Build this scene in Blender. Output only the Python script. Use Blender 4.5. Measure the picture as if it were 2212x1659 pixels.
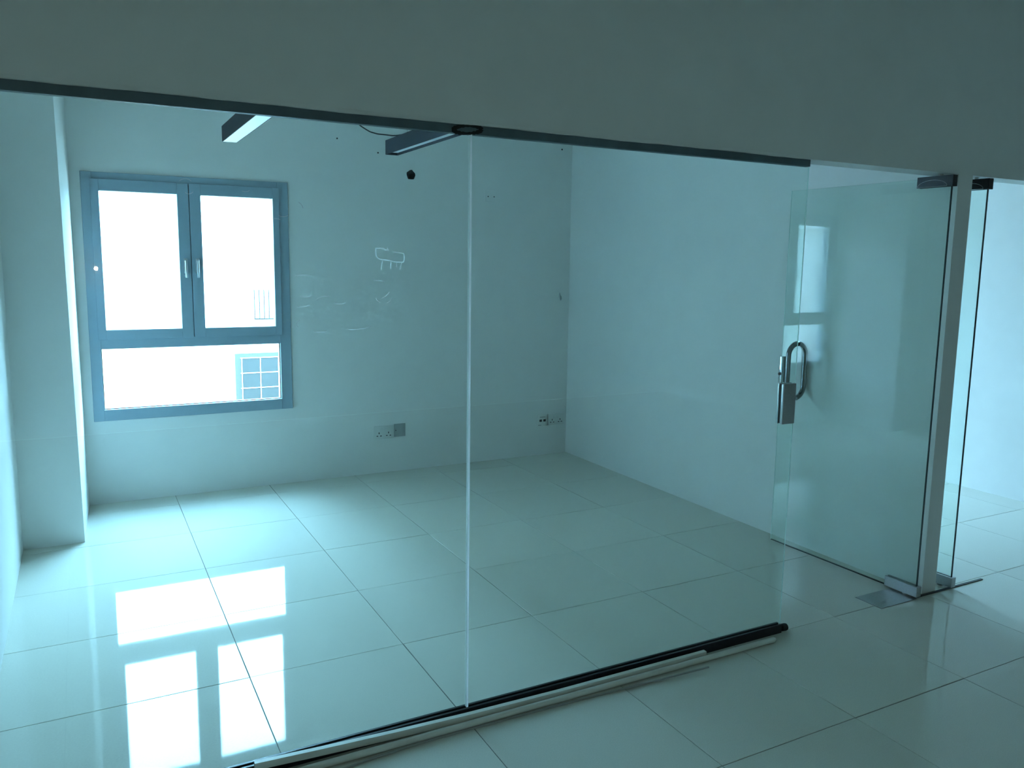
import bpy, bmesh, math, random
from mathutils import Vector, Matrix

random.seed(7)
scene = bpy.context.scene
for o in list(bpy.data.objects):
    bpy.data.objects.remove(o, do_unlink=True)
COL = scene.collection

# ------------------------------------------------------------------ camera
W, H = 2212, 1659
FPX = 1747.83
CX, CY, CZ = -1.0879, -2.3331, 1.5320
YAW, PITCH, ROLL = -0.48806, -0.14060, 0.01389
U0, V0 = -3.76, -13.2
cam_d = bpy.data.cameras.new('camera')
cam = bpy.data.objects.new('camera', cam_d)
COL.objects.link(cam)
_f = Vector((-math.sin(YAW) * math.cos(PITCH), math.cos(YAW) * math.cos(PITCH), math.sin(PITCH)))
_r = Vector((math.cos(YAW), math.sin(YAW), 0))
_u = _r.cross(_f)
_r2 = math.cos(ROLL) * _r + math.sin(ROLL) * _u
_u2 = -math.sin(ROLL) * _r + math.cos(ROLL) * _u
m = Matrix((_r2, _u2, -_f)).transposed().to_4x4()
m.translation = (CX, CY, CZ)
cam.matrix_world = m
cam_d.sensor_fit = 'HORIZONTAL'
cam_d.sensor_width = 36.0
cam_d.lens = 36.0 * FPX / W
cam_d.shift_x = -U0 / W
cam_d.shift_y = V0 / W
cam_d.clip_start = 0.02
scene.camera = cam

# ------------------------------------------------------------------ light
SKY_LOW = (0.37, 0.72, 1.0)       # bright hazy sky, somewhat brighter overhead than at the horizon
SKY_HIGH = (0.31, 0.64, 1.0)
GROUND = (0.60, 0.80, 0.78)
SKY_STRENGTH = 62.0
world = bpy.data.worlds.new('overcast_sky')
scene.world = world
world.use_nodes = True
wn, wl = world.node_tree.nodes, world.node_tree.links
_tc = wn.new('ShaderNodeTexCoord')
_sp = wn.new('ShaderNodeSeparateXYZ')
wl.new(_tc.outputs['Generated'], _sp.inputs[0])
_cr = wn.new('ShaderNodeValToRGB')
_mr = wn.new('ShaderNodeMapRange')
_mr.inputs['From Min'].default_value = -1.0
wl.new(_sp.outputs['Z'], _mr.inputs['Value'])
wl.new(_mr.outputs['Result'], _cr.inputs['Fac'])
_e = _cr.color_ramp.elements
_e[0].position = 0.0; _e[0].color = (*[c * 0.09 for c in GROUND], 1)
_e[1].position = 1.0; _e[1].color = (*SKY_HIGH, 1)
_k = _e.new(0.485); _k.color = (*[c * 0.10 for c in GROUND], 1)
_k = _e.new(0.505); _k.color = (*[c * 0.66 for c in SKY_LOW], 1)
_bg = wn['Background']
wl.new(_cr.outputs['Color'], _bg.inputs['Color'])
_bg.inputs['Strength'].default_value = SKY_STRENGTH
CORRIDOR_FILL = (0.70, 1.0, 0.97)  # tint of the fill light added to brighten the corridor side
FILL_STRENGTH = 3.3

vs = scene.view_settings
scene.display_settings.display_device = 'sRGB'
vs.view_transform = 'Standard'
vs.look = 'None'
vs.exposure = 0.42
vs.gamma = 1.0
vs.use_curve_mapping = False
cy = scene.cycles
cy.use_denoising = True
cy.max_bounces = 7
cy.use_adaptive_sampling = True
cy.adaptive_threshold = 1.0
cy.adaptive_min_samples = 24
cy.diffuse_bounces = 5
cy.glossy_bounces = 4
cy.transmission_bounces = 4
cy.transparent_max_bounces = 16
cy.caustics_reflective = False
cy.caustics_refractive = False
cy.sample_clamp_indirect = 6.0


# ------------------------------------------------------------------ materials
def new_mat(name):
    mt = bpy.data.materials.new(name)
    mt.use_nodes = True
    nt = mt.node_tree
    return mt, nt, nt.nodes, nt.links, nt.nodes['Principled BSDF']


def plain(name, col, rough=0.5, metal=0.0, spec=0.5, noise=0.0, nscale=40.0, bump=0.0):
    mt, nt, N, L, P = new_mat(name)
    P.inputs['Base Color'].default_value = (*col, 1)
    P.inputs['Roughness'].default_value = rough
    P.inputs['Metallic'].default_value = metal
    P.inputs['Specular IOR Level'].default_value = spec
    if noise or bump:
        tc = N.new('ShaderNodeTexCoord')
        nz = N.new('ShaderNodeTexNoise')
        nz.inputs['Scale'].default_value = nscale
        nz.inputs['Detail'].default_value = 1
        L.new(tc.outputs['Object'], nz.inputs['Vector'])
        if noise:
            mx = N.new('ShaderNodeMix')
            mx.data_type = 'RGBA'
            mx.inputs['A'].default_value = (*[c * (1 - noise) for c in col], 1)
            mx.inputs['B'].default_value = (*[min(1, c * (1 + noise)) for c in col], 1)
            L.new(nz.outputs['Fac'], mx.inputs['Factor'])
            L.new(mx.outputs['Result'], P.inputs['Base Color'])
        if bump:
            b = N.new('ShaderNodeBump')
            b.inputs['Strength'].default_value = bump
            b.inputs['Distance'].default_value = 0.002
            L.new(nz.outputs['Fac'], b.inputs['Height'])
            L.new(b.outputs['Normal'], P.inputs['Normal'])
    return mt


def glass_mat(name, tint, dirt=0.0):
    """clear sheet: straight-through transmission with a tint plus mirror reflection by incidence"""
    mt, nt, N, L, P = new_mat(name)
    N.remove(P)
    out = N['Material Output']
    tr = N.new('ShaderNodeBsdfTransparent')
    tr.inputs['Color'].default_value = (*tint, 1)
    gl = N.new('ShaderNodeBsdfGlossy')
    gl.inputs['Roughness'].default_value = 0.0
    lw = N.new('ShaderNodeLayerWeight')
    lw.inputs['Blend'].default_value = 0.5
    pw = N.new('ShaderNodeMath'); pw.operation = 'POWER'; pw.inputs[1].default_value = 5.0
    ma = N.new('ShaderNodeMath'); ma.operation = 'MULTIPLY_ADD'
    ma.inputs[1].default_value = 0.969; ma.inputs[2].default_value = 0.031
    L.new(lw.outputs['Facing'], pw.inputs[0]); L.new(pw.outputs[0], ma.inputs[0])
    mix = N.new('ShaderNodeMixShader')
    L.new(ma.outputs[0], mix.inputs[0]); L.new(tr.outputs[0], mix.inputs[1]); L.new(gl.outputs[0], mix.inputs[2])
    if dirt:
        df = N.new('ShaderNodeBsdfDiffuse'); df.inputs['Color'].default_value = (0.8, 0.8, 0.8, 1)
        m2 = N.new('ShaderNodeMixShader'); m2.inputs[0].default_value = dirt
        L.new(mix.outputs[0], m2.inputs[1]); L.new(df.outputs[0], m2.inputs[2])
        L.new(m2.outputs[0], out.inputs['Surface'])
    else:
        L.new(mix.outputs[0], out.inputs['Surface'])
    return mt


def translucent_mat(name, col, fac=0.6):
    mt, nt, N, L, P = new_mat(name)
    P.inputs['Base Color'].default_value = (*col, 1)
    P.inputs['Roughness'].default_value = 0.25
    tl = N.new('ShaderNodeBsdfTranslucent'); tl.inputs['Color'].default_value = (*col, 1)
    mx = N.new('ShaderNodeMixShader'); mx.inputs[0].default_value = fac
    L.new(P.outputs[0], mx.inputs[1]); L.new(tl.outputs[0], mx.inputs[2])
    L.new(mx.outputs[0], N['Material Output'].inputs['Surface'])
    return mt


def film_mat(name, col, alpha):
    """thin dry film on glass: mostly clear, scattering a little light through"""
    mt, nt, N, L, P = new_mat(name)
    N.remove(P)
    tr = N.new('ShaderNodeBsdfTransparent')
    tl = N.new('ShaderNodeBsdfTranslucent'); tl.inputs['Color'].default_value = (*col, 1)
    mx = N.new('ShaderNodeMixShader'); mx.inputs[0].default_value = alpha
    L.new(tr.outputs[0], mx.inputs[1]); L.new(tl.outputs[0], mx.inputs[2])
    L.new(mx.outputs[0], N['Material Output'].inputs['Surface'])
    return mt


def emit_mat(name, col, s):
    mt, nt, N, L, P = new_mat(name)
    P.inputs['Base Color'].default_value = (0.8, 0.8, 0.8, 1)
    P.inputs['Emission Color'].default_value = (*col, 1)
    P.inputs['Emission Strength'].default_value = s
    return mt


def tile_mat():
    mt, nt, N, L, P = new_mat('polished_porcelain_tile')
    tc = N.new('ShaderNodeTexCoord')
    oi = N.new('ShaderNodeObjectInfo')
    nz = N.new('ShaderNodeTexNoise'); nz.inputs['Scale'].default_value = 260; nz.inputs['Detail'].default_value = 3
    L.new(tc.outputs['Object'], nz.inputs['Vector'])
    cr = N.new('ShaderNodeValToRGB')
    cr.color_ramp.elements[0].position = 0.30; cr.color_ramp.elements[0].color = (0.60, 0.595, 0.515, 1)
    cr.color_ramp.elements[1].position = 0.70; cr.color_ramp.elements[1].color = (0.66, 0.655, 0.575, 1)
    L.new(nz.outputs['Fac'], cr.inputs['Fac'])
    hs = N.new('ShaderNodeHueSaturation')
    mr = N.new('ShaderNodeMapRange'); mr.inputs['To Min'].default_value = 0.97; mr.inputs['To Max'].default_value = 1.03
    L.new(oi.outputs['Random'], mr.inputs['Value']); L.new(mr.outputs['Result'], hs.inputs['Value'])
    L.new(cr.outputs['Color'], hs.inputs['Color']); L.new(hs.outputs['Color'], P.inputs['Base Color'])
    P.inputs['Roughness'].default_value = 0.035
    P.inputs['IOR'].default_value = 1.30
    return mt


M = {}
M['plaster'] = plain('painted_plaster', (0.79, 0.79, 0.77), 0.85, spec=0.0, noise=0.03, nscale=9)
M['ceiling'] = plain('ceiling_paint', (0.79, 0.79, 0.77), 0.9, spec=0.0)
M['tile'] = tile_mat()
M['grout'] = plain('grey_grout', (0.15, 0.145, 0.13), 0.9, noise=0.2, nscale=60)
M['glass'] = glass_mat('partition_glass', (0.93, 0.985, 0.965), 0.0015)
M['pane'] = glass_mat('window_glass', (0.97, 0.985, 0.98))
M['frame'] = plain('slate_blue_aluminium', (0.28, 0.38, 0.45), 0.45, noise=0.06, nscale=30)
M['header'] = plain('dark_brown_channel', (0.085, 0.125, 0.145), 0.55, noise=0.25, nscale=14)
M['channel'] = plain('black_channel', (0.012, 0.012, 0.016), 0.4, noise=0.15, nscale=20)
M['black'] = plain('black_coating', (0.012, 0.012, 0.014), 0.4, noise=0.1)
M['rubber'] = plain('black_rubber', (0.015, 0.017, 0.017), 0.8, noise=0.2)
M['lampbody'] = plain('dark_navy_lamp_body', (0.008, 0.010, 0.020), 0.6, spec=0.2, noise=0.1)
M['diffuser'] = plain('white_acrylic', (0.85, 0.86, 0.86), 0.35, noise=0.01)
M['steel'] = plain('brushed_steel', (0.40, 0.40, 0.40), 0.34, 1.0, noise=0.08, nscale=120)
M['chrome'] = plain('polished_chrome', (0.62, 0.63, 0.64), 0.12, 1.0, noise=0.02)
M['darksteel'] = plain('dark_steel', (0.05, 0.045, 0.05), 0.3, 0.7, noise=0.1)
M['tube'] = plain('dark_chrome_tube', (0.26, 0.27, 0.28), 0.12, 1.0, noise=0.03)
M['silver'] = plain('silver_handle', (0.6, 0.62, 0.63), 0.3, 0.8, noise=0.03)
M['plastic'] = plain('white_plastic', (0.72, 0.73, 0.70), 0.4, noise=0.02)
M['greyplastic'] = plain('grey_plastic', (0.33, 0.36, 0.36), 0.5, noise=0.04)
M['pvc'] = plain('white_pvc', (0.74, 0.73, 0.66), 0.45, noise=0.06, nscale=25)
M['strip'] = plain('dull_grey_plastic', (0.36, 0.36, 0.33), 0.5, noise=0.06)
M['silicone'] = translucent_mat('clear_silicone', (0.98, 0.98, 0.98), 0.96)
M['edge'] = translucent_mat('polished_glass_edge', (0.85, 0.97, 0.93), 0.6)
M['darkedge'] = plain('dark_glass_edge', (0.012, 0.03, 0.028), 0.3)
M['render'] = plain('white_render', (0.9, 0.9, 0.9), 0.9, noise=0.03, nscale=2)
M['farglass'] = plain('far_window_glass', (0.034, 0.036, 0.036), 0.6, spec=0.1, noise=0.04)
M['farframe'] = plain('far_window_frame', (0.055, 0.055, 0.055), 0.6, spec=0.1)
M['farrail'] = plain('far_grille_bar', (0.028, 0.03, 0.028), 0.7, spec=0.1)
M['wing'] = plain('grey_render', (0.66, 0.67, 0.64), 0.9, noise=0.05, nscale=2)
M['chalk'] = film_mat('dried_marker', (0.98, 0.96, 0.96), 0.5)
M['bulb'] = emit_mat('lit_bulb', (1.0, 0.93, 0.85), 160)
M['panel'] = emit_mat('fill_diffuser', CORRIDOR_FILL, FILL_STRENGTH)


# ------------------------------------------------------------------ helpers
def bm_box(bm, x0, x1, y0, y1, z0, z1, mat=None):
    r = bmesh.ops.create_cube(bm, size=1.0)
    for v in r['verts']:
        v.co = Vector(((x0 + x1) / 2 + v.co.x * (x1 - x0), (y0 + y1) / 2 + v.co.y * (y1 - y0), (z0 + z1) / 2 + v.co.z * (z1 - z0)))
        if mat is not None:
            v.co = mat @ v.co
    return r['verts']


def bm_bevel(bm, w, seg=2):
    bmesh.ops.bevel(bm, geom=list(bm.edges), offset=w, segments=seg, profile=0.5, affect='EDGES', clamp_overlap=True)


def bm_tube(bm, pts, r, n=12, caps=True):
    """round tube along a list of points (r may be a list)"""
    pts = [Vector(p) for p in pts]
    rings = []
    up = None
    for i, p in enumerate(pts):
        if i == 0: t = pts[1] - p
        elif i == len(pts) - 1: t = p - pts[i - 1]
        else: t = (pts[i + 1] - pts[i - 1])
        t.normalize()
        if up is None:
            a = Vector((0, 0, 1)) if abs(t.z) < 0.9 else Vector((1, 0, 0))
            up = (a - t * a.dot(t)).normalized()
        else:
            up = (up - t * up.dot(t)).normalized()
        s = t.cross(up)
        rr = r[i] if isinstance(r, (list, tuple)) else r
        rings.append([bm.verts.new(p + rr * (math.cos(2 * math.pi * k / n) * up + math.sin(2 * math.pi * k / n) * s)) for k in range(n)])
    for a, b in zip(rings[:-1], rings[1:]):
        for k in range(n):
            bm.faces.new((a[k], a[(k + 1) % n], b[(k + 1) % n], b[k]))
    if caps:
        bm.faces.new(list(reversed(rings[0]))); bm.faces.new(rings[-1])


def bm_cyl(bm, c, axis, r, h, n=20):
    a = Vector(axis).normalized()
    bm_tube(bm, [Vector(c) - a * h / 2, Vector(c) + a * h / 2], r, n)


def obj(name, bm, mat, parent=None, smooth=False):
    bmesh.ops.recalc_face_normals(bm, faces=list(bm.faces))
    me = bpy.data.meshes.new(name)
    bm.to_mesh(me); bm.free()
    if smooth:
        for p in me.polygons: p.use_smooth = True
        try: me.set_sharp_from_angle(angle=math.radians(40))
        except Exception: pass
    me.materials.append(mat)
    o = bpy.data.objects.new(name, me)
    COL.objects.link(o)
    if parent is not None: o.parent = parent
    return o


def boxobj(name, x0, x1, y0, y1, z0, z1, mat, parent=None, bev=0.0, seg=2):
    bm = bmesh.new()
    bm_box(bm, x0, x1, y0, y1, z0, z1)
    if bev: bm_bevel(bm, bev, seg)
    return obj(name, bm, mat, parent, smooth=bev > 0)


def empty(name, loc, rz=0.0):
    o = bpy.data.objects.new(name, None)
    o.location = loc; o.rotation_euler = (0, 0, rz)
    o.empty_display_size = 0.1
    COL.objects.link(o)
    return o


def tag(o, label=None, cat=None, group=None, kind=None):
    if label: o['label'] = label
    if cat: o['category'] = cat
    if group: o['group'] = group
    if kind: o['kind'] = kind
    return o


def child_world(o, parent):
    """parent an object built in world coordinates, keeping its place"""
    o.parent = parent
    bpy.context.view_layer.update()
    o.matrix_parent_inverse = parent.matrix_world.inverted()
    return o


def cut(o, cutters):
    for c in cutters:
        md = o.modifiers.new('cut', 'BOOLEAN'); md.operation = 'DIFFERENCE'; md.solver = 'EXACT'; md.object = c
    dg = bpy.context.evaluated_depsgraph_get(); dg.update()
    me = bpy.data.meshes.new_from_object(o.evaluated_get(dg))
    o.modifiers.clear()
    old = o.data; o.data = me
    bpy.data.meshes.remove(old)
    for c in cutters: bpy.data.objects.remove(c, do_unlink=True)


# ------------------------------------------------------------------ dimensions
D = 3.2114            # back wall face
XL = -1.4261          # office left wall face
R1, R2 = 2.3782, 2.4782   # dividing wall
X4 = 4.41             # far wall of the neighbouring office
ZC = 2.85             # ceiling
HB, HH = 1.950, 1.922     # underside of bulkhead, underside of head channel
YF = -0.012           # bulkhead face
GX1 = 1.459           # free edge of the fixed glass
CXL, CXR, CYB = -3.6, 5.2, -5.5

# ------------------------------------------------------------------ floor of separate tiles
floor = boxobj('floor', CXL, CXR, CYB, D + 0.2, -0.12, -0.0022, M['grout'])
tag(floor, kind='structure')
T, G = 0.6, 0.0028
bm = bmesh.new()
bm_box(bm, -T / 2 + G / 2, T / 2 - G / 2, -T / 2 + G / 2, T / 2 - G / 2, -0.010, 0.0)
top = [e for e in bm.edges if all(abs(v.co.z) < 1e-6 for v in e.verts)]
bmesh.ops.bevel(bm, geom=top, offset=0.0008, segments=1, affect='EDGES')
bmesh.ops.recalc_face_normals(bm, faces=list(bm.faces))
tile_me = bpy.data.meshes.new('tile'); bm.to_mesh(tile_me); bm.free(); tile_me.materials.append(M['tile'])
OX, OY = -0.6078, -0.0047
for i in range(-5, 10):
    for j in range(-9, 6):
        cx_, cy_ = OX + (i + 0.5) * T, OY + (j + 0.5) * T
        if cx_ + T / 2 > CXR + 0.25 or cx_ - T / 2 < CXL - 0.3 or cy_ + T / 2 > D + 0.42:
            continue
        wide = j >= 0 and i in (-2, -1)      # the column by the left wall shows no middle joint
        if wide and i == -2: continue
        t = bpy.data.objects.new('tile', tile_me)
        COL.objects.link(t)
        t.location = (cx_ + random.uniform(-.0006, .0006), cy_ + random.uniform(-.0006, .0006), random.uniform(-.0003, 0.0))
        t.rotation_euler = (random.uniform(-.0006, .0006), random.uniform(-.0006, .0006), random.uniform(-.0006, .0006))
        if wide:
            t.location.x = OX - T; t.scale.x = (2 * T - G) / (T - G)
        t.parent = floor

# ------------------------------------------------------------------ walls and ceiling
tag(boxobj('ceiling', CXL - 0.1, CXR + 0.1, CYB - 0.1, D + 0.2, ZC, ZC + 0.1, M['ceiling']), kind='structure')

WL, WR, WB, WT = -1.0543, 0.1621, 0.5265, 2.0395      # window 1 outline
W2L = 2.86                                            # window 2 left edge, same size
wall_back = boxobj('wall_back', CXL, CXR, D, D + 0.18, 0, ZC, M['plaster'])
c1 = boxobj('c', WL + 0.01, WR - 0.01, D - 0.5, D + 0.5, WB + 0.01, WT - 0.01, M['plaster'])
c2 = boxobj('c', W2L + 0.01, W2L + (WR - WL) - 0.01, D - 0.5, D + 0.5, WB + 0.01, WT - 0.01, M['plaster'])
bm = bmesh.new()   # ragged hole for a removed pipe
prof = []
for k in range(14):
    a = 2 * math.pi * k / 14
    rr = 0.0345 * (1 + 0.10 * math.sin(5 * a + 0.6) + random.uniform(-.05, .05))
    zz = max(-0.030, rr * math.sin(a))
    prof.append((1.035 + rr * math.cos(a), 2.144 + zz))
va = [bm.verts.new((x, D - 0.05, z)) for x, z in prof]
vb = [bm.verts.new((x, D + 0.13, z)) for x, z in prof]
bm.faces.new(va); bm.faces.new(list(reversed(vb)))
for k in range(14): bm.faces.new((va[k], vb[k], vb[(k + 1) % 14], va[(k + 1) % 14]))
c3 = obj('c', bm, M['plaster'])
cut(wall_back, [c1, c2, c3])
tag(wall_back, kind='structure')
hl = bmesh.new()
vs_ = [[hl.verts.new((1.035 + (x - 1.035) * 0.985, y, 2.144 + (z - 2.144) * 0.985)) for x, z in prof] for y in (D + 0.006, D + 0.128)]
for k in range(14): hl.faces.new((vs_[0][k], vs_[1][k], vs_[1][(k + 1) % 14], vs_[0][(k + 1) % 14]))
hl.faces.new(vs_[1])
obj('dark_hole_lining', hl, M['rubber'], wall_back)  # black lining that darkens the inside of the ragged hole

tag(boxobj('wall_left', XL - 0.12, XL, 0.0, D, 0, ZC, M['plaster']), kind='structure')
bm = bmesh.new()   # slightly splayed corner pillar
_v = [bm.verts.new(c) for c in ((XL, 2.4776, 0), (-1.137, 2.4776, 0), (-1.108, D, 0), (XL, D, 0), (XL, 2.4776, ZC), (-1.160, 2.4776, ZC), (-1.112, D, ZC), (XL, D, ZC))]
for f in ((0, 3, 2, 1), (4, 5, 6, 7), (0, 1, 5, 4), (1, 2, 6, 5), (2, 3, 7, 6), (3, 0, 4, 7)): bm.faces.new([_v[k] for k in f])
tag(obj('wall_pillar', bm, M['plaster']), kind='structure')
bm = bmesh.new()
bm_box(bm, R1, R2, YF, D, 0, HB + 0.0005)
bm_box(bm, R1, R2, 0.10, D, HB + 0.0005, ZC)
wall_right = obj('wall_right', bm, M['plaster'])
tag(wall_right, kind='structure')
tag(boxobj('wall_far_right', X4, X4 + 0.1, 0.10, D, 0, ZC, M['plaster']), kind='structure')
bm = bmesh.new()
bm_box(bm, CXL, CXR, YF, 0.10, HB, ZC)
bm_box(bm, CXL, XL - 0.001, YF, 0.10, 0, HB)
bm_box(bm, X4, CXR, YF, 0.10, 0, HB)
wall_front = tag(obj('wall_front', bm, M['plaster']), kind='structure')
bm = bmesh.new()   # uneven plaster lip overlapping the head channel
n = 120
rows = []
ph = [random.uniform(0, 6) for _ in range(4)]
for k in range(n + 1):
    x = XL + (GX1 - XL) * k / n
    dz = 0.0016 + 0.0009 * math.sin(7 * x + ph[0]) + 0.0006 * math.sin(19 * x + ph[1]) + 0.0004 * math.sin(53 * x + ph[2])
    rows.append([bm.verts.new((x, yy, zz)) for yy, zz in ((YF - 0.0008, HB + 0.010), (YF - 0.0022, HB - dz + 0.002), (YF + 0.002, HB - dz), (YF + 0.002, HB + 0.010))])
for a, b in zip(rows[:-1], rows[1:]):
    for k in range(4): bm.faces.new((a[k], a[(k + 1) % 4], b[(k + 1) % 4], b[k]))
bm.faces.new(rows[0]); bm.faces.new(list(reversed(rows[-1])))
obj('plaster_lip', bm, M['plaster'], wall_front)
# corridor shell
tag(boxobj('wall_corridor_back', CXL, CXR, CYB - 0.1, CYB, 0, ZC, M['plaster']), kind='structure')
tag(boxobj('wall_corridor_left', CXL - 0.1, CXL, CYB, D, 0, ZC, M['plaster']), kind='structure')
tag(boxobj('wall_corridor_right', CXR, CXR + 0.1, CYB, D, 0, ZC, M['plaster']), kind='structure')


# ------------------------------------------------------------------ windows
def make_window(name, dx, label):
    root = empty(name, (dx + (WL + WR) / 2, D, WB))
    tag(root, label, 'window', kind='structure')
    ox, oz = dx + (WL + WR) / 2, WB

    def part(nm, x0, x1, y0, y1, z0, z1, mat, par=root, bev=0.002):
        o = boxobj(nm, x0 - (WL + WR) / 2, x1 - (WL + WR) / 2, y0 - D, y1 - D, z0 - oz, z1 - oz, mat, par, bev, 1)
        return o
    LL, LR, LB, LT = -0.9931, 0.0899, 0.5967, 0.9769
    UL, UM1, UM2, UR, UB, UT = -0.9586, -0.5239, -0.3846, 0.0599, 1.0934, 1.9302
    YA, YB = D - 0.012, D + 0.065
    MID = (UM1 + UM2) / 2
    fo = 0.052
    # fixed outer frame
    bm = bmesh.new()
    q = (WL + WR) / 2
    for (x0, x1, z0, z1) in [(WL, LL, WB, WT), (LR, WR, WB, WT), (LL, LR, WB, LB), (LL, LR, LT, UB - 0.050), (LL, LR, WT - fo, WT)]:
        bm_box(bm, x0 - q, x1 - q, YA - D, YB - D, z0 - oz, z1 - oz)
    bm_box(bm, MID - 0.03 - q, MID + 0.03 - q, 0.046, YB - D, UB - 0.05 - oz, WT - fo - oz)
    bm_bevel(bm, 0.0015, 1)
    obj('window_frame', bm, M['frame'], root)
    # two casement sashes
    for (x0, x1, px0, px1) in [(LL - 0.012, MID - 0.002, UL, UM1), (MID + 0.002, LR + 0.012, UM2, UR)]:
        bm = bmesh.new()
        z0, z1 = UB - 0.060, WT - fo + 0.012
        for (a, b, c, d) in [(x0, px0, z0, z1), (px1, x1, z0, z1), (px0, px1, z0, UB), (px0, px1, UT, z1)]:
            bm_box(bm, a - q, b - q, YA - D - 0.010, YB - D - 0.02, c - oz, d - oz)
        bm_bevel(bm, 0.0015, 1)
        s = obj('sash', bm, M['frame'], root)
        part('pane', px0, px1, D + 0.018, D + 0.024, UB, UT, M['pane'], s, 0)
        # lever handle on the meeting stile
        hx = (MID - 0.035) if px1 < MID else (MID + 0.035)
        bm = bmesh.new()
        bm_box(bm, hx - 0.011 - q, hx + 0.011 - q, YA - D - 0.022, YA - D - 0.010, 1.44 - oz, 1.535 - oz)
        bm_bevel(bm, 0.003, 2)
        bm_tube(bm, [(hx - q, YA - D - 0.02, 1.515 - oz), (hx - q, YA - D - 0.048, 1.515 - oz)], 0.007, 10)
        bm_tube(bm, [(hx - q, YA - D - 0.046, 1.522 - oz), (hx - q, YA - D - 0.050, 1.47 - oz), (hx - q, YA - D - 0.048, 1.415 - oz)], [0.008, 0.007, 0.006], 10)
        tag(obj('handle', bm, M['silver'], s, True), 'silver lever handle')
    part('pane', LL, LR, D + 0.018, D + 0.024, LB, LT, M['pane'], root, 0)
    bm = bmesh.new()
    for (x0, x1, z0, z1) in [(LL, LR, LB, LB + 0.004), (LL, LR, LT - 0.004, LT), (LL, LL + 0.004, LB, LT), (LR - 0.004, LR, LB, LT)]:
        bm_box(bm, x0 - q, x1 - q, 0.010, 0.018, z0 - oz, z1 - oz)
    obj('gasket', bm, M['rubber'], root)
    # daylight portal in the opening
    pd = bpy.data.lights.new('window_portal', 'AREA'); pd.shape = 'RECTANGLE'
    pd.size = WR - WL - 0.04; pd.size_y = WT - WB - 0.04
    pd.cycles.is_portal = True
    po = bpy.data.objects.new('window_portal', pd); COL.objects.link(po)
    po.location = (ox, D + 0.12, (WB + WT) / 2)
    po.rotation_euler = (math.radians(-90), 0, 0)
    return root


make_window('window_1', 0.0, 'slate blue window with two casements over one wide pane in the back wall')
make_window('window_2', W2L - WL, 'window lighting the neighbouring room, hidden behind the dividing wall')

# ------------------------------------------------------------------ glass partition
hdr = boxobj('trim_1', XL, GX1 + 0.002, YF + 0.003, 0.016, HH, HB, M['header'], bev=0.0015, seg=1)
tag(hdr, 'dark head channel running above the fixed glass panels', 'channel', kind='structure')
bm = bmesh.new()   # smeared sealant ring at the glass joint
loop = []
for k in range(40):
    a = 2 * math.pi * k / 40
    rx, rz = 0.047, 0.0115
    loop.append(Vector((-0.014 + rx * math.cos(a), YF + 0.001, 1.9352 + rz * math.sin(a) + 0.09 * rx * math.cos(a))))
loop.append(loop[0])
rad = [0.0035 + 0.0035 * abs(math.cos(2 * math.pi * k / 40)) + 0.0012 * math.sin(9 * k) for k in range(41)]
bm_tube(bm, loop, rad, 8, caps=False)
for v in bm.verts: v.co.y = YF + 0.0022 + (v.co.y - YF) * 0.35
tag(obj('sealant_ring', bm, M['rubber'], hdr, True), 'smeared black sealant ring')
bm = bmesh.new()
bm_box(bm, XL, GX1, -0.015, -0.006, 0.0, 0.037)
bm_box(bm, XL, GX1, 0.006, 0.015, 0.0, 0.037)
bm_box(bm, XL, GX1, -0.006, 0.006, 0.0, 0.013)
bm_box(bm, XL, GX1, -0.0062, -0.0052, 0.013, 0.0368)
bm_box(bm, XL, GX1, 0.0052, 0.0062, 0.013, 0.0368)
bm_bevel(bm, 0.001, 1)
chn = obj('trim_2', bm, M['channel'])
tag(chn, 'black floor channel holding the fixed glass panels', 'channel', kind='structure')


def glass_panel(x0, x1, label, right_edge=None, left_edge=None):
    root = empty('glass_panel', ((x0 + x1) / 2, 0, 0.014))
    tag(root, label, 'glass panel')
    w = (x1 - x0) / 2
    boxobj('glass_sheet', -w, w, -0.005, 0.005, 0, HH + 0.004 - 0.014, M['glass'], root)
    if right_edge:
        boxobj('polished_edge', w, w + 0.0012, -0.005, -0.0015, 0.024, HH - 0.014, right_edge, root)
    if left_edge:
        boxobj('polished_edge', -w - 0.0012, -w, -0.005, 0.005, 0.024, HH - 0.014, left_edge, root)
    return root


g1 = glass_panel(XL + 0.002, -0.0035, 'wide fixed glass panel in front of the window')
g2 = glass_panel(0.0035, GX1 - 0.0012, 'fixed glass panel beside the open doorway, with a steel keeper on its edge', right_edge=M['edge'])
g3 = glass_panel(3.43, X4 - 0.003, 'fixed glass panel of the neighbouring room, beyond its doorway', left_edge=M['edge'])
sj = boxobj('silicone_joint', -0.0033, 0.0033, -0.0062, 0.0055, 0.036, HH, M['silicone'])
child_world(sj, g1)
tag(sj, 'pale silicone seam between the glass panels')

# steel keeper box on the free edge of the second panel
for nm, y0, y1, mat in [('keeper_plate', -0.019, -0.0055, M['steel']), ('keeper_plate', 0.0055, 0.015, M['steel'])]:
    o = boxobj(nm, 1.382, 1.450, y0, y1, 0.904, 1.068, mat, bev=0.0018)
    child_world(o, g2)
o = boxobj('keeper_core', 1.386, 1.4495, -0.0056, 0.0056, 0.907, 1.065, M['black'])
child_world(o, g2)


# dried marker drawing and wipe marks on the glass (front face)
def ray_on_glass(u, v, yy=-0.0056):
    d = Vector(((u - W / 2 - U0) / FPX, (v - H / 2 - V0) / FPX, 1.0))
    wd = _r2 * d.x - _u2 * d.y + _f * d.z
    t = (yy - CY) / wd.y
    return (CX + wd.x * t, CZ + wd.z * t)


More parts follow.
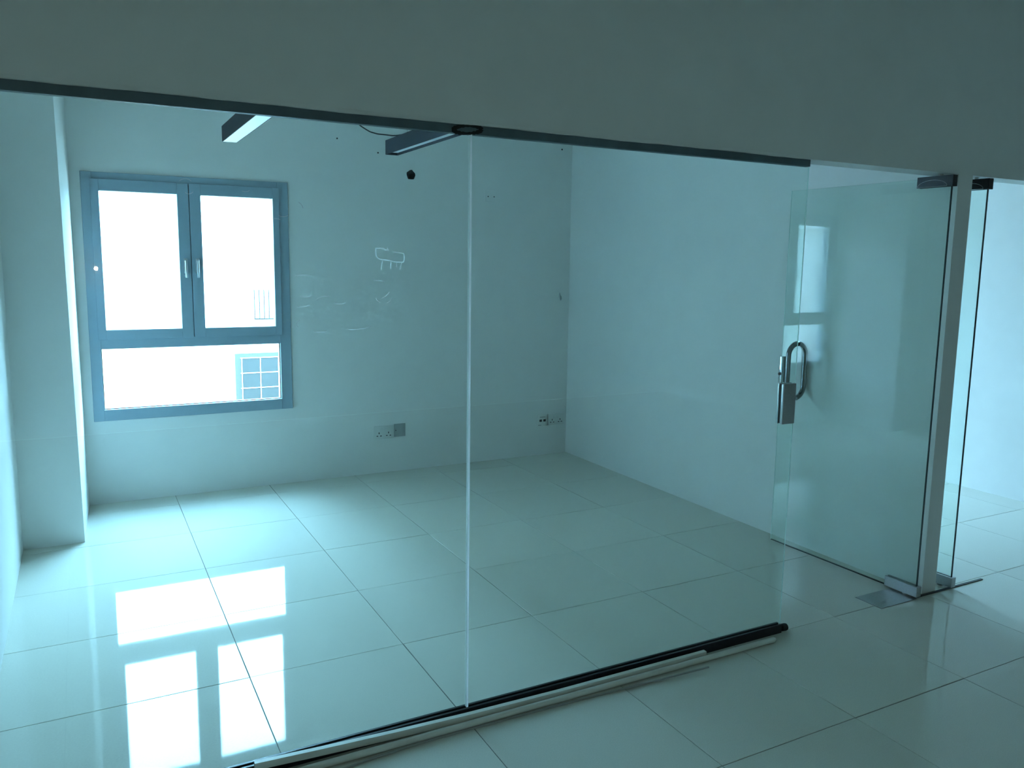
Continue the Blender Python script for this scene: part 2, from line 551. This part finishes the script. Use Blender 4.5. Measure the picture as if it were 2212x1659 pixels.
def ribbon(bm, pts, w, yy=-0.0056):
    P2 = [Vector(p) for p in pts]
    prev = None
    for k, p in enumerate(P2):
        t = (P2[min(k + 1, len(P2) - 1)] - P2[max(k - 1, 0)])
        t.normalize()
        nrm = Vector((-t.y, t.x)) * w / 2
        a, b = bm.verts.new((p.x + nrm.x, yy, p.y + nrm.y)), bm.verts.new((p.x - nrm.x, yy, p.y - nrm.y))
        if prev: bm.faces.new((prev[0], a, b, prev[1]))
        prev = (a, b)


def marks(name, strokes, w, label, joined=True):
    for grp in ([strokes] if joined else [[q] for q in strokes]):
        bm = bmesh.new()
        for q in grp:
            ribbon(bm, q, w)
        o = obj(name, bm, M['chalk'])
        child_world(o, g1)
        tag(o, label, kind='stuff' if joined else None)


marks('marker_drawing', [
    [(-0.308, 1.571), (-0.286, 1.571), (-0.280, 1.566), (-0.268, 1.567)],
    [(-0.308, 1.571), (-0.309, 1.555), (-0.306, 1.545), (-0.298, 1.539), (-0.270, 1.536), (-0.246, 1.531), (-0.222, 1.531), (-0.219, 1.542), (-0.220, 1.556)],
    [(-0.252, 1.561), (-0.236, 1.559), (-0.220, 1.557)],
    [(-0.283, 1.573), (-0.281, 1.567)], [(-0.272, 1.573), (-0.272, 1.567)],
    [(-0.287, 1.536), (-0.291, 1.520), (-0.292, 1.508)], [(-0.261, 1.533), (-0.263, 1.512)],
    [(-0.243, 1.530), (-0.244, 1.514)], [(-0.228, 1.530), (-0.233, 1.508)]],
    0.0030, 'faint white marker outline of a box with legs')
marks('marker_drawing', [
    [(-0.312, 1.476), (-0.295, 1.476), (-0.284, 1.472)],
    [(-0.268, 1.440), (-0.280, 1.428), (-0.290, 1.424)],
    [(-0.262, 1.425), (-0.264, 1.415), (-0.276, 1.409)], [(-0.310, 1.424), (-0.304, 1.415), (-0.296, 1.412)]],
    0.0022, 'faint curved marker scribble below the box outline')
scr = []
for (u, v, ru, rv, a0, a1) in [(612, 462, 12, 6, .2, 2.6), (592, 480, 18, 8, 3.4, 5.6), (640, 458, 16, 22, 5.0, 5.9), (655, 600, 18, 6, 3.6, 5.8),
                               (660, 634, 14, 8, .3, 2.4), (650, 655, 20, 8, .4, 1.9), (705, 650, 22, 10, 3.3, 5.0), (735, 652, 12, 5, .2, 2.8),
                               (400, 395, 14, 9, 3.6, 5.9), (408, 412, 9, 7, .3, 2.7), (655, 700, 14, 10, 2.4, 4.2), (690, 712, 16, 6, .5, 2.4),
                               (760, 700, 45, 12, .4, 1.8), (530, 410, 9, 4, .2, 2.5)]:
    scr.append([ray_on_glass(u + ru * math.cos(a0 + (a1 - a0) * k / 9), v + rv * math.sin(a0 + (a1 - a0) * k / 9)) for k in range(10)])
marks('wipe_mark', scr, 0.0016, 'fine curved wipe mark on the glass', False)


# ------------------------------------------------------------------ glass doors, both standing open into the rooms
def patch(name, parent, z0, z1, mat, arc=False, length=0.17, th=0.033):
    bm = bmesh.new()
    for s in (-1, 1):
        y0, y1 = (0.005, th / 2) if s > 0 else (-th / 2, -0.005)
        bm_box(bm, -0.014, length - 0.014, y0, y1, z0, z1)
    bm_box(bm, -0.014, -0.001, -0.0049, 0.0049, z0, z1)
    bm_bevel(bm, 0.0009, 1)
    p = obj(name, bm, mat, parent)
    if arc:
        bm = bmesh.new()
        x0, x1 = 0.012, length - 0.018
        for s in (-1, 1):
            pts = []
            for k in range(21):
                a = math.pi * k / 20
                pts.append(((x0 + x1) / 2 - (x1 - x0) / 2 * math.cos(a), s * (th / 2 + 0.0004), z0 + 0.003 + (z1 - z0) * 0.58 * math.sin(a)))
            bm_tube(bm, pts, 0.0012, 6)
            bm_tube(bm, [(x0, s * (th / 2 + 0.0004), z0 + 0.002), (x1, s * (th / 2 + 0.0004), z0 + 0.002)], 0.0010, 6)
        tag(obj('cover_rim', bm, M['steel'], p), 'thin curved rim of the cover cap')
    return p


def glass_door(name, hx, hy, ang, label, with_handle, width=0.888):
    root = empty(name, (hx, hy, 0), ang)
    tag(root, label, 'glass door', kind='structure')
    ZB, ZT = 0.012, 1.9335
    boxobj('glass_sheet', 0, width, -0.005, 0.005, ZB, ZT, M['glass'], root)
    boxobj('hinge_edge', -0.0025, 0, -0.005, 0.005, ZB, ZT, M['darkedge'], root)
    boxobj('free_edge', width, width + 0.0012, 0.002, 0.005, ZB, ZT, M['edge'], root)
    boxobj('bottom_edge', 0.16, width, -0.005, 0.005, ZB - 0.003, ZB, M['darkedge'], root)
    tp = patch('top_patch', root, 1.893, 1.941, M['black'], arc=True)
    bm = bmesh.new(); bm_cyl(bm, (0.055, 0, 1.946), (0, 0, 1), 0.010, 0.012)
    obj('pivot_pin', bm, M['steel'], tp, True)
    bp = patch('bottom_patch', root, 0.010, 0.058, M['steel'])
    bm = bmesh.new(); bm_cyl(bm, (0.055, 0, 0.006), (0, 0, 1), 0.012, 0.010)
    obj('pivot_pin', bm, M['steel'], bp, True)
    if with_handle:
        hxl, zt, zb, off = 0.789, 1.128, 0.832, 0.0635
        for s in (1, -1):
            pts = []
            pts.append((hxl, s * 0.0052, zt))
            for k in range(0, 11):
                a = math.pi / 2 * k / 10
                pts.append((hxl, s * off * math.sin(a), zt - off * (1 - math.cos(a))))
            for k in range(10, -1, -1):
                a = math.pi / 2 * k / 10
                pts.append((hxl, s * off * math.sin(a), zb + off * (1 - math.cos(a))))
            pts = [p for i, p in enumerate(pts) if i == 0 or (Vector(p) - Vector(pts[i - 1])).length > 1e-4]
            pts = [p for p in pts if abs(p[1]) >= 0.0051]
            bm = bmesh.new(); bm_tube(bm, pts, 0.0135, 16)
            h = obj('pull_handle', bm, M['tube'], root, True)
            tag(h, 'tubular chrome pull handle')
        for s in (1, -1):
            y0, y1 = (0.005, 0.020) if s > 0 else (-0.020, -0.005)
            lk = boxobj('lock_plate', 0.869, 0.891, y0, y1, 0.905, 1.050, M['chrome'], root, 0.002)
            if s > 0:
                bm = bmesh.new(); bm_cyl(bm, (0.880, 0.022, 0.955), (0, 1, 0), 0.008, 0.008)
                obj('lock_cylinder', bm, M['darksteel'], lk, True)
    return root


DANG = math.radians(91.2)
glass_door('door_1', 2.308, -0.0304, DANG, 'frameless glass door with a pull handle, standing open along the dividing wall', True)
glass_door('door_2', 2.566, -0.0304, math.radians(91.5), 'frameless glass door of the neighbouring room, open behind the wall end', False)

# ------------------------------------------------------------------ floor fittings
fp = boxobj('floor_spring_plate', 2.054, 2.300, -0.042, 0.100, 0.0, 0.0025, M['steel'], bev=0.0008, seg=1)
tag(fp, 'flat steel floor spring plate under the open glass door', 'floor plate')
ts = boxobj('trim_3', 2.315, 2.822, -0.034, -0.020, 0.0, 0.004, M['black'], bev=0.001, seg=1)
tag(ts, 'thin black floor strip at the wall end and second doorway', 'floor strip', kind='structure')
bm = bmesh.new()
bm_tube(bm, [(1.466, -0.003, 0.016), (1.470, -0.003, 0.016), (1.486, -0.005, 0.016), (1.494, -0.006, 0.016), (1.497, -0.006, 0.016)], [0.012, 0.0155, 0.016, 0.0145, 0.009], 18)
tag(obj('door_stop', bm, M['rubber'], None, True), 'small round dark rubber stop at the end of the floor channel', 'door stop')

# long lengths of white trim lying along the floor channel
bm = bmesh.new()   # square trunking, its left part lifted onto the channel
pa = [(1.018, -0.031, 0.029), (0.335, -0.031, 0.029), (-0.019, -0.027, 0.032), (-0.272, -0.022, 0.037), (-0.498, -0.019, 0.045), (-0.705, -0.016, 0.054)]
rows = []
for (x, y, z) in pa:
    lo = z - 0.022
    rows.append([bm.verts.new(c) for c in ((x, y, z), (x, y - 0.017, z), (x, y - 0.017, lo), (x, y, lo))])
for a, b in zip(rows[:-1], rows[1:]):
    for k in range(4): bm.faces.new((a[k], a[(k + 1) % 4], b[(k + 1) % 4], b[k]))
bm.faces.new(rows[0]); bm.faces.new(list(reversed(rows[-1])))
for v in bm.verts:
    if v.co.x > 0: v.co.z = max(v.co.z, 0.0) if v.co.z > 0.02 else (0.0005 if v.co.x > 0.2 else v.co.z)
tr = obj('cable_trunking', bm, M['pvc'])
tag(tr, 'square white trunking length lying against the black floor channel', 'trunking')
bm = bmesh.new()   # round conduit
pb = [(1.372, -0.064, 0.0115), (1.362, -0.064, 0.0115), (1.068, -0.0645, 0.0115), (0.57, -0.0645, 0.0115), (-0.028, -0.0640, 0.0115), (-0.40, -0.0630, 0.0115), (-0.92, -0.061, 0.0115)]
bm_tube(bm, pb, [0.006, 0.011, 0.011, 0.011, 0.011, 0.011, 0.011], 16)
cp = obj('conduit_pipe', bm, M['pvc'], None, True)
tag(cp, 'round white plastic conduit lying on the floor, longest of the loose lengths', 'pipe')
bm = bmesh.new()   # thin flexed strip
pc = [(0.962, -0.124, 0.013), (0.85, -0.114, 0.009), (0.70, -0.103, 0.005), (0.52, -0.093, 0.0035), (0.35, -0.086, 0.003), (0.168, -0.082, 0.003), (0.0, -0.079, 0.003), (-0.14, -0.078, 0.003), (-0.25, -0.081, 0.003), (-0.37, -0.090, 0.003), (-0.50, -0.104, 0.003), (-0.70, -0.128, 0.003)]
rows = []
for (x, y, z) in pc:
    rows.append([bm.verts.new(c) for c in ((x, y + 0.0028, z + 0.003), (x, y - 0.0028, z + 0.003), (x, y - 0.0028, z - 0.0025), (x, y + 0.0028, z - 0.0025))])
for a, b in zip(rows[:-1], rows[1:]):
    for k in range(4): bm.faces.new((a[k], a[(k + 1) % 4], b[(k + 1) % 4], b[k]))
bm.faces.new(rows[0]); bm.faces.new(list(reversed(rows[-1])))
st = obj('edging_strip', bm, M['strip'])
tag(st, 'thin flexed grey edging strip with a lifted tip, nearest the camera', 'edging strip')


# ------------------------------------------------------------------ linear lamps
def linear_lamp(x0, label, inset):
    w, h, yfar, ynear, z0 = 0.0735, 0.079, 2.2, 0.85, 2.1365
    root = empty('linear_lamp', (x0 + w / 2, (yfar + ynear) / 2, z0))
    tag(root, label, 'lamp', 'linear ceiling lamps')
    L2 = (yfar - ynear) / 2
    bm = bmesh.new()
    t = 0.003
    bm_box(bm, -w / 2, -w / 2 + t, -L2, L2, 0, h)
    bm_box(bm, w / 2 - t, w / 2, -L2, L2, 0, h)
    bm_box(bm, -w / 2 + t, w / 2 - t, -L2, L2, h - t, h)
    obj('housing', bm, M['lampbody'], root)
    for s in (-1, 1):
        y0, y1 = (L2, L2 + 0.003) if s > 0 else (-L2 - 0.003, -L2)
        boxobj('end_cap', -w / 2, w / 2, y0, y1, 0, h, M['lampbody'], root)
    boxobj('diffuser', -w / 2 + t, w / 2 - t, -L2, L2, inset, inset + 0.005, M['diffuser'], root)
    for yy in (-L2 + 0.2, L2 - 0.25):
        bm = bmesh.new(); bm_tube(bm, [(0, yy, h), (0, yy, ZC - z0)], 0.0012, 6)
        obj('suspension_wire', bm, M['steel'], root)
    return root


l1 = linear_lamp(-0.394, 'black linear lamp with a bright white diffuser, hanging nearer the window', 0.001)
l2 = linear_lamp(0.494, 'black linear lamp with a loose cable, hanging near the glass joint', 0.014)
bm = bmesh.new()
cab = [(0.535, 2.0, 2.216), (0.515, 2.0, 2.222), (0.49, 2.0, 2.216), (0.465, 2.0, 2.213), (0.43, 2.0, 2.214), (0.378, 2.0, 2.215), (0.339, 2.0, 2.222), (0.313, 2.0, 2.234), (0.283, 2.0, 2.250), (0.24, 2.0, 2.29), (0.20, 2.0, 2.38), (0.18, 2.0, 2.55), (0.18, 2.0, ZC)]
bm_tube(bm, cab, 0.0035, 8)
o = obj('power_cable', bm, M['black'], None, True)
child_world(o, l2)


# ------------------------------------------------------------------ fittings on the back wall
def plate(name, x0, x1, z0, z1, mat, label, cat, th=0.009):
    root = empty(name, ((x0 + x1) / 2, D, z0))
    tag(root, label, cat)
    w = (x1 - x0) / 2
    boxobj('face_plate', -w, w, -th, 0.0, 0, z1 - z0, mat, root, 0.002)
    return root, w, z1 - z0, -th


def sockets(root, w, h, yf):
    for cx_ in (-w / 2, w / 2):
        boxobj('rocker_switch', cx_ - 0.008 + (0.02 if cx_ < 0 else -0.02), cx_ + 0.008 + (0.02 if cx_ < 0 else -0.02), yf - 0.003, yf, h * 0.60, h * 0.80, M['plastic'], root, 0.001, 1)
        for (dx, dz, sw, sh) in [(0, 0.46, 0.0065, 0.012), (-0.0135, 0.24, 0.012, 0.006), (0.0135, 0.24, 0.012, 0.006)]:
            boxobj('pin_slot', cx_ + dx - sw / 2, cx_ + dx + sw / 2, yf - 0.0006, yf + 0.002, h * dz - sh / 2, h * dz + sh / 2, M['black'], root)


r_, w_, h_, y_ = plate('wall_socket', 0.742, 0.886, 0.252, 0.348, M['plastic'], 'white double wall socket below and right of the window', 'socket')
sockets(r_, w_, h_, y_)
r_, w_, h_, y_ = plate('blank_plate', 0.896, 0.981, 0.259, 0.354, M['greyplastic'], 'square grey blank wall plate beside the double socket', 'wall plate')
bm = bmesh.new(); bm_cyl(bm, (-w_ + 0.010, y_ - 0.0004, h_ / 2), (0, 1, 0), 0.004, 0.002, 12); obj('screw', bm, M['darksteel'], r_)
bm = bmesh.new(); bm_cyl(bm, (w_ - 0.010, y_ - 0.0004, h_ / 2), (0, 1, 0), 0.004, 0.002, 12); obj('screw', bm, M['greyplastic'], r_)
r_, w_, h_, y_ = plate('wall_socket', 2.204, 2.352, 0.240, 0.330, M['plastic'], 'white double wall socket tucked into the far corner', 'socket')
sockets(r_, w_, h_, y_)
r_, w_, h_, y_ = plate('data_plate', 2.106, 2.196, 0.238, 0.334, M['plastic'], 'white data outlet with dark open ports near the far corner', 'data outlet')
for cx_ in (-0.018, 0.018):
    boxobj('port', cx_ - 0.011, cx_ + 0.011, y_ - 0.001, y_ + 0.003, h_ * 0.36, h_ * 0.55, M['black'], r_)
boxobj('port_label', -0.026, 0.026, y_ - 0.0008, y_ + 0.001, h_ * 0.72, h_ * 0.78, M['greyplastic'], r_)
boxobj('port_label', -0.040, -0.012, y_ - 0.0008, y_ + 0.001, h_ * 0.04, h_ * 0.10, M['greyplastic'], r_)
r_, w_, h_, y_ = plate('junction_cover', 1.627, 1.710, 1.986, 2.070, M['plaster'], 'square wall coloured junction cover high on the back wall', 'wall plate', 0.005)
for cx_ in (-0.024, 0.026):
    bm = bmesh.new(); bm_cyl(bm, (cx_, y_ - 0.0003, h_ * 0.45), (0, 1, 0), 0.0045, 0.002, 12); obj('screw', bm, M['darksteel'], r_)
bm = bmesh.new()   # small mark by the corner
pr = [(2.283, 1.305), (2.288, 1.306), (2.296, 1.285), (2.306, 1.277), (2.308, 1.258), (2.302, 1.244), (2.295, 1.250), (2.291, 1.268), (2.284, 1.288)]
fa = [bm.verts.new((x, D - 0.006, z)) for x, z in pr]; fb = [bm.verts.new((x, D, z)) for x, z in pr]
bm.faces.new(fa); bm.faces.new(list(reversed(fb)))
for k in range(len(pr)): bm.faces.new((fa[k], fb[k], fb[(k + 1) % len(pr)], fa[(k + 1) % len(pr)]))
tag(obj('wall_hook', bm, M['greyplastic']), 'small grey hook remnant on the back wall beside the far corner', 'hook')


def on_back(u, v):
    return ray_on_glass(u, v, D)


for (u, v, r, lab) in [(1214, 323, 0.006, 'tiny dark wall plug at the top of the far corner'), (816.5, 330, 0.0055, 'tiny dark wall plug left of the second lamp end'), (728, 299, 0.0055, 'tiny dark wall plug between the two lamps')]:
    x, z = on_back(u, v)
    bm = bmesh.new(); bm_cyl(bm, (x, D - 0.001, z), (0, 1, 0), r, 0.004, 10)
    tag(obj('wall_plug', bm, M['rubber']), lab, 'wall plug')

# ------------------------------------------------------------------ added corridor lights, unseen behind the camera
cl = empty('fill_light', (-1.6, -3.6, ZC))  # added fill panel that lifts the bulkhead and corridor floor
tag(cl, 'added fill panel at the corridor ceiling, unseen behind the camera', 'fill light')
boxobj('tray', -0.62, 0.62, -0.32, 0.32, -0.05, 0, M['plastic'], cl)
boxobj('diffuser', -0.60, 0.60, -0.30, 0.30, -0.055, -0.051, M['panel'], cl)
wl_ = empty('glint_lamp', (-0.959, CYB, 1.44))  # added lamp, placed so its mirror image gives the spot in the glass
tag(wl_, 'small added lamp, unseen itself, makes the bright spot mirrored in the glass', 'glint lamp')
bm = bmesh.new(); bm_cyl(bm, (0, 0.006, 0), (0, 1, 0), 0.045, 0.012, 24); obj('base', bm, M['plastic'], wl_, True)
bm = bmesh.new(); bmesh.ops.create_uvsphere(bm, u_segments=16, v_segments=10, radius=0.016)
for v in bm.verts: v.co.y += 0.03
obj('bulb', bm, M['bulb'], wl_, True)

# ------------------------------------------------------------------ neighbouring building outside
BY = 8.0
bd = empty('neighbouring_building', (3.5, BY, -4.0))
tag(bd, 'pale rendered building outside the window with a gridded window and a grille', 'building')


def bpart(nm, x0, x1, y0, y1, z0, z1, mat, par=bd):
    return boxobj(nm, x0 - 3.5, x1 - 3.5, y0 - BY, y1 - BY, z0 + 4.0, z1 + 4.0, mat, par)


bpart('wall', 0.10, 9.0, BY, BY + 4.0, -4.0, 2.05, M['render'])
fx0, fz1, pw, ph_ = 0.553, 0.385, 0.222, 0.188
ncol, nrow = 4, 4
fr = bpart('window', fx0, fx0 + 0.075 + ncol * pw + 0.05, BY - 0.03, BY + 0.001, fz1 - 0.055 - nrow * ph_ - 0.05, fz1, M['farframe'])
for i in range(ncol):
    for j in range(nrow):
        x0 = fx0 + 0.075 + i * pw; z1 = fz1 - 0.055 - j * ph_
        bpart('pane', x0 + 0.004, x0 + pw - 0.004, BY - 0.036, BY - 0.030, z1 - ph_ + 0.004, z1 - 0.004, M['farglass'], fr)
bm = bmesh.new()
for i in range(ncol + 1):
    x = fx0 + 0.075 + i * pw
    bm_box(bm, x - 0.004 - 3.5, x + 0.004 - 3.5, -0.040, -0.030, fz1 - 0.055 - nrow * ph_ + 4, fz1 - 0.055 + 4)
for j in range(nrow + 1):
    z = fz1 - 0.055 - j * ph_
    bm_box(bm, fx0 + 0.06 - 3.5, fx0 + 0.09 + ncol * pw - 3.5, -0.041, -0.031, z - 0.004 + 4, z + 0.004 + 4)
obj('glazing_bar', bm, M['render'], fr)
# grille higher up
gr = bpart('grille', 0.80, 1.45, BY - 0.03, BY + 0.001, 0.80, 0.815, M['farrail'])
for k in range(12):
    x = 0.80 + k * 0.058
    bpart('bar', x, x + 0.010, BY - 0.025, BY - 0.012, 0.80, 1.17, M['farrail'], gr)

# taller wing standing to the left of the window, outside the camera's direct view but mirrored in the open door
wg = empty('building_wing', (-4.6, 9.0, -4.0))
tag(wg, 'tall plain building wing outside, mirrored in the open glass door', 'building')
boxobj('wall', -2.0, 2.0, -4.6, 6.0, 0.0, 13.0, M['wing'], wg)
for k in range(3):
    boxobj('ledge', 2.0, 2.06, -4.6, 6.0, 3.0 + 3.0 * k, 3.12 + 3.0 * k, M['render'], wg)
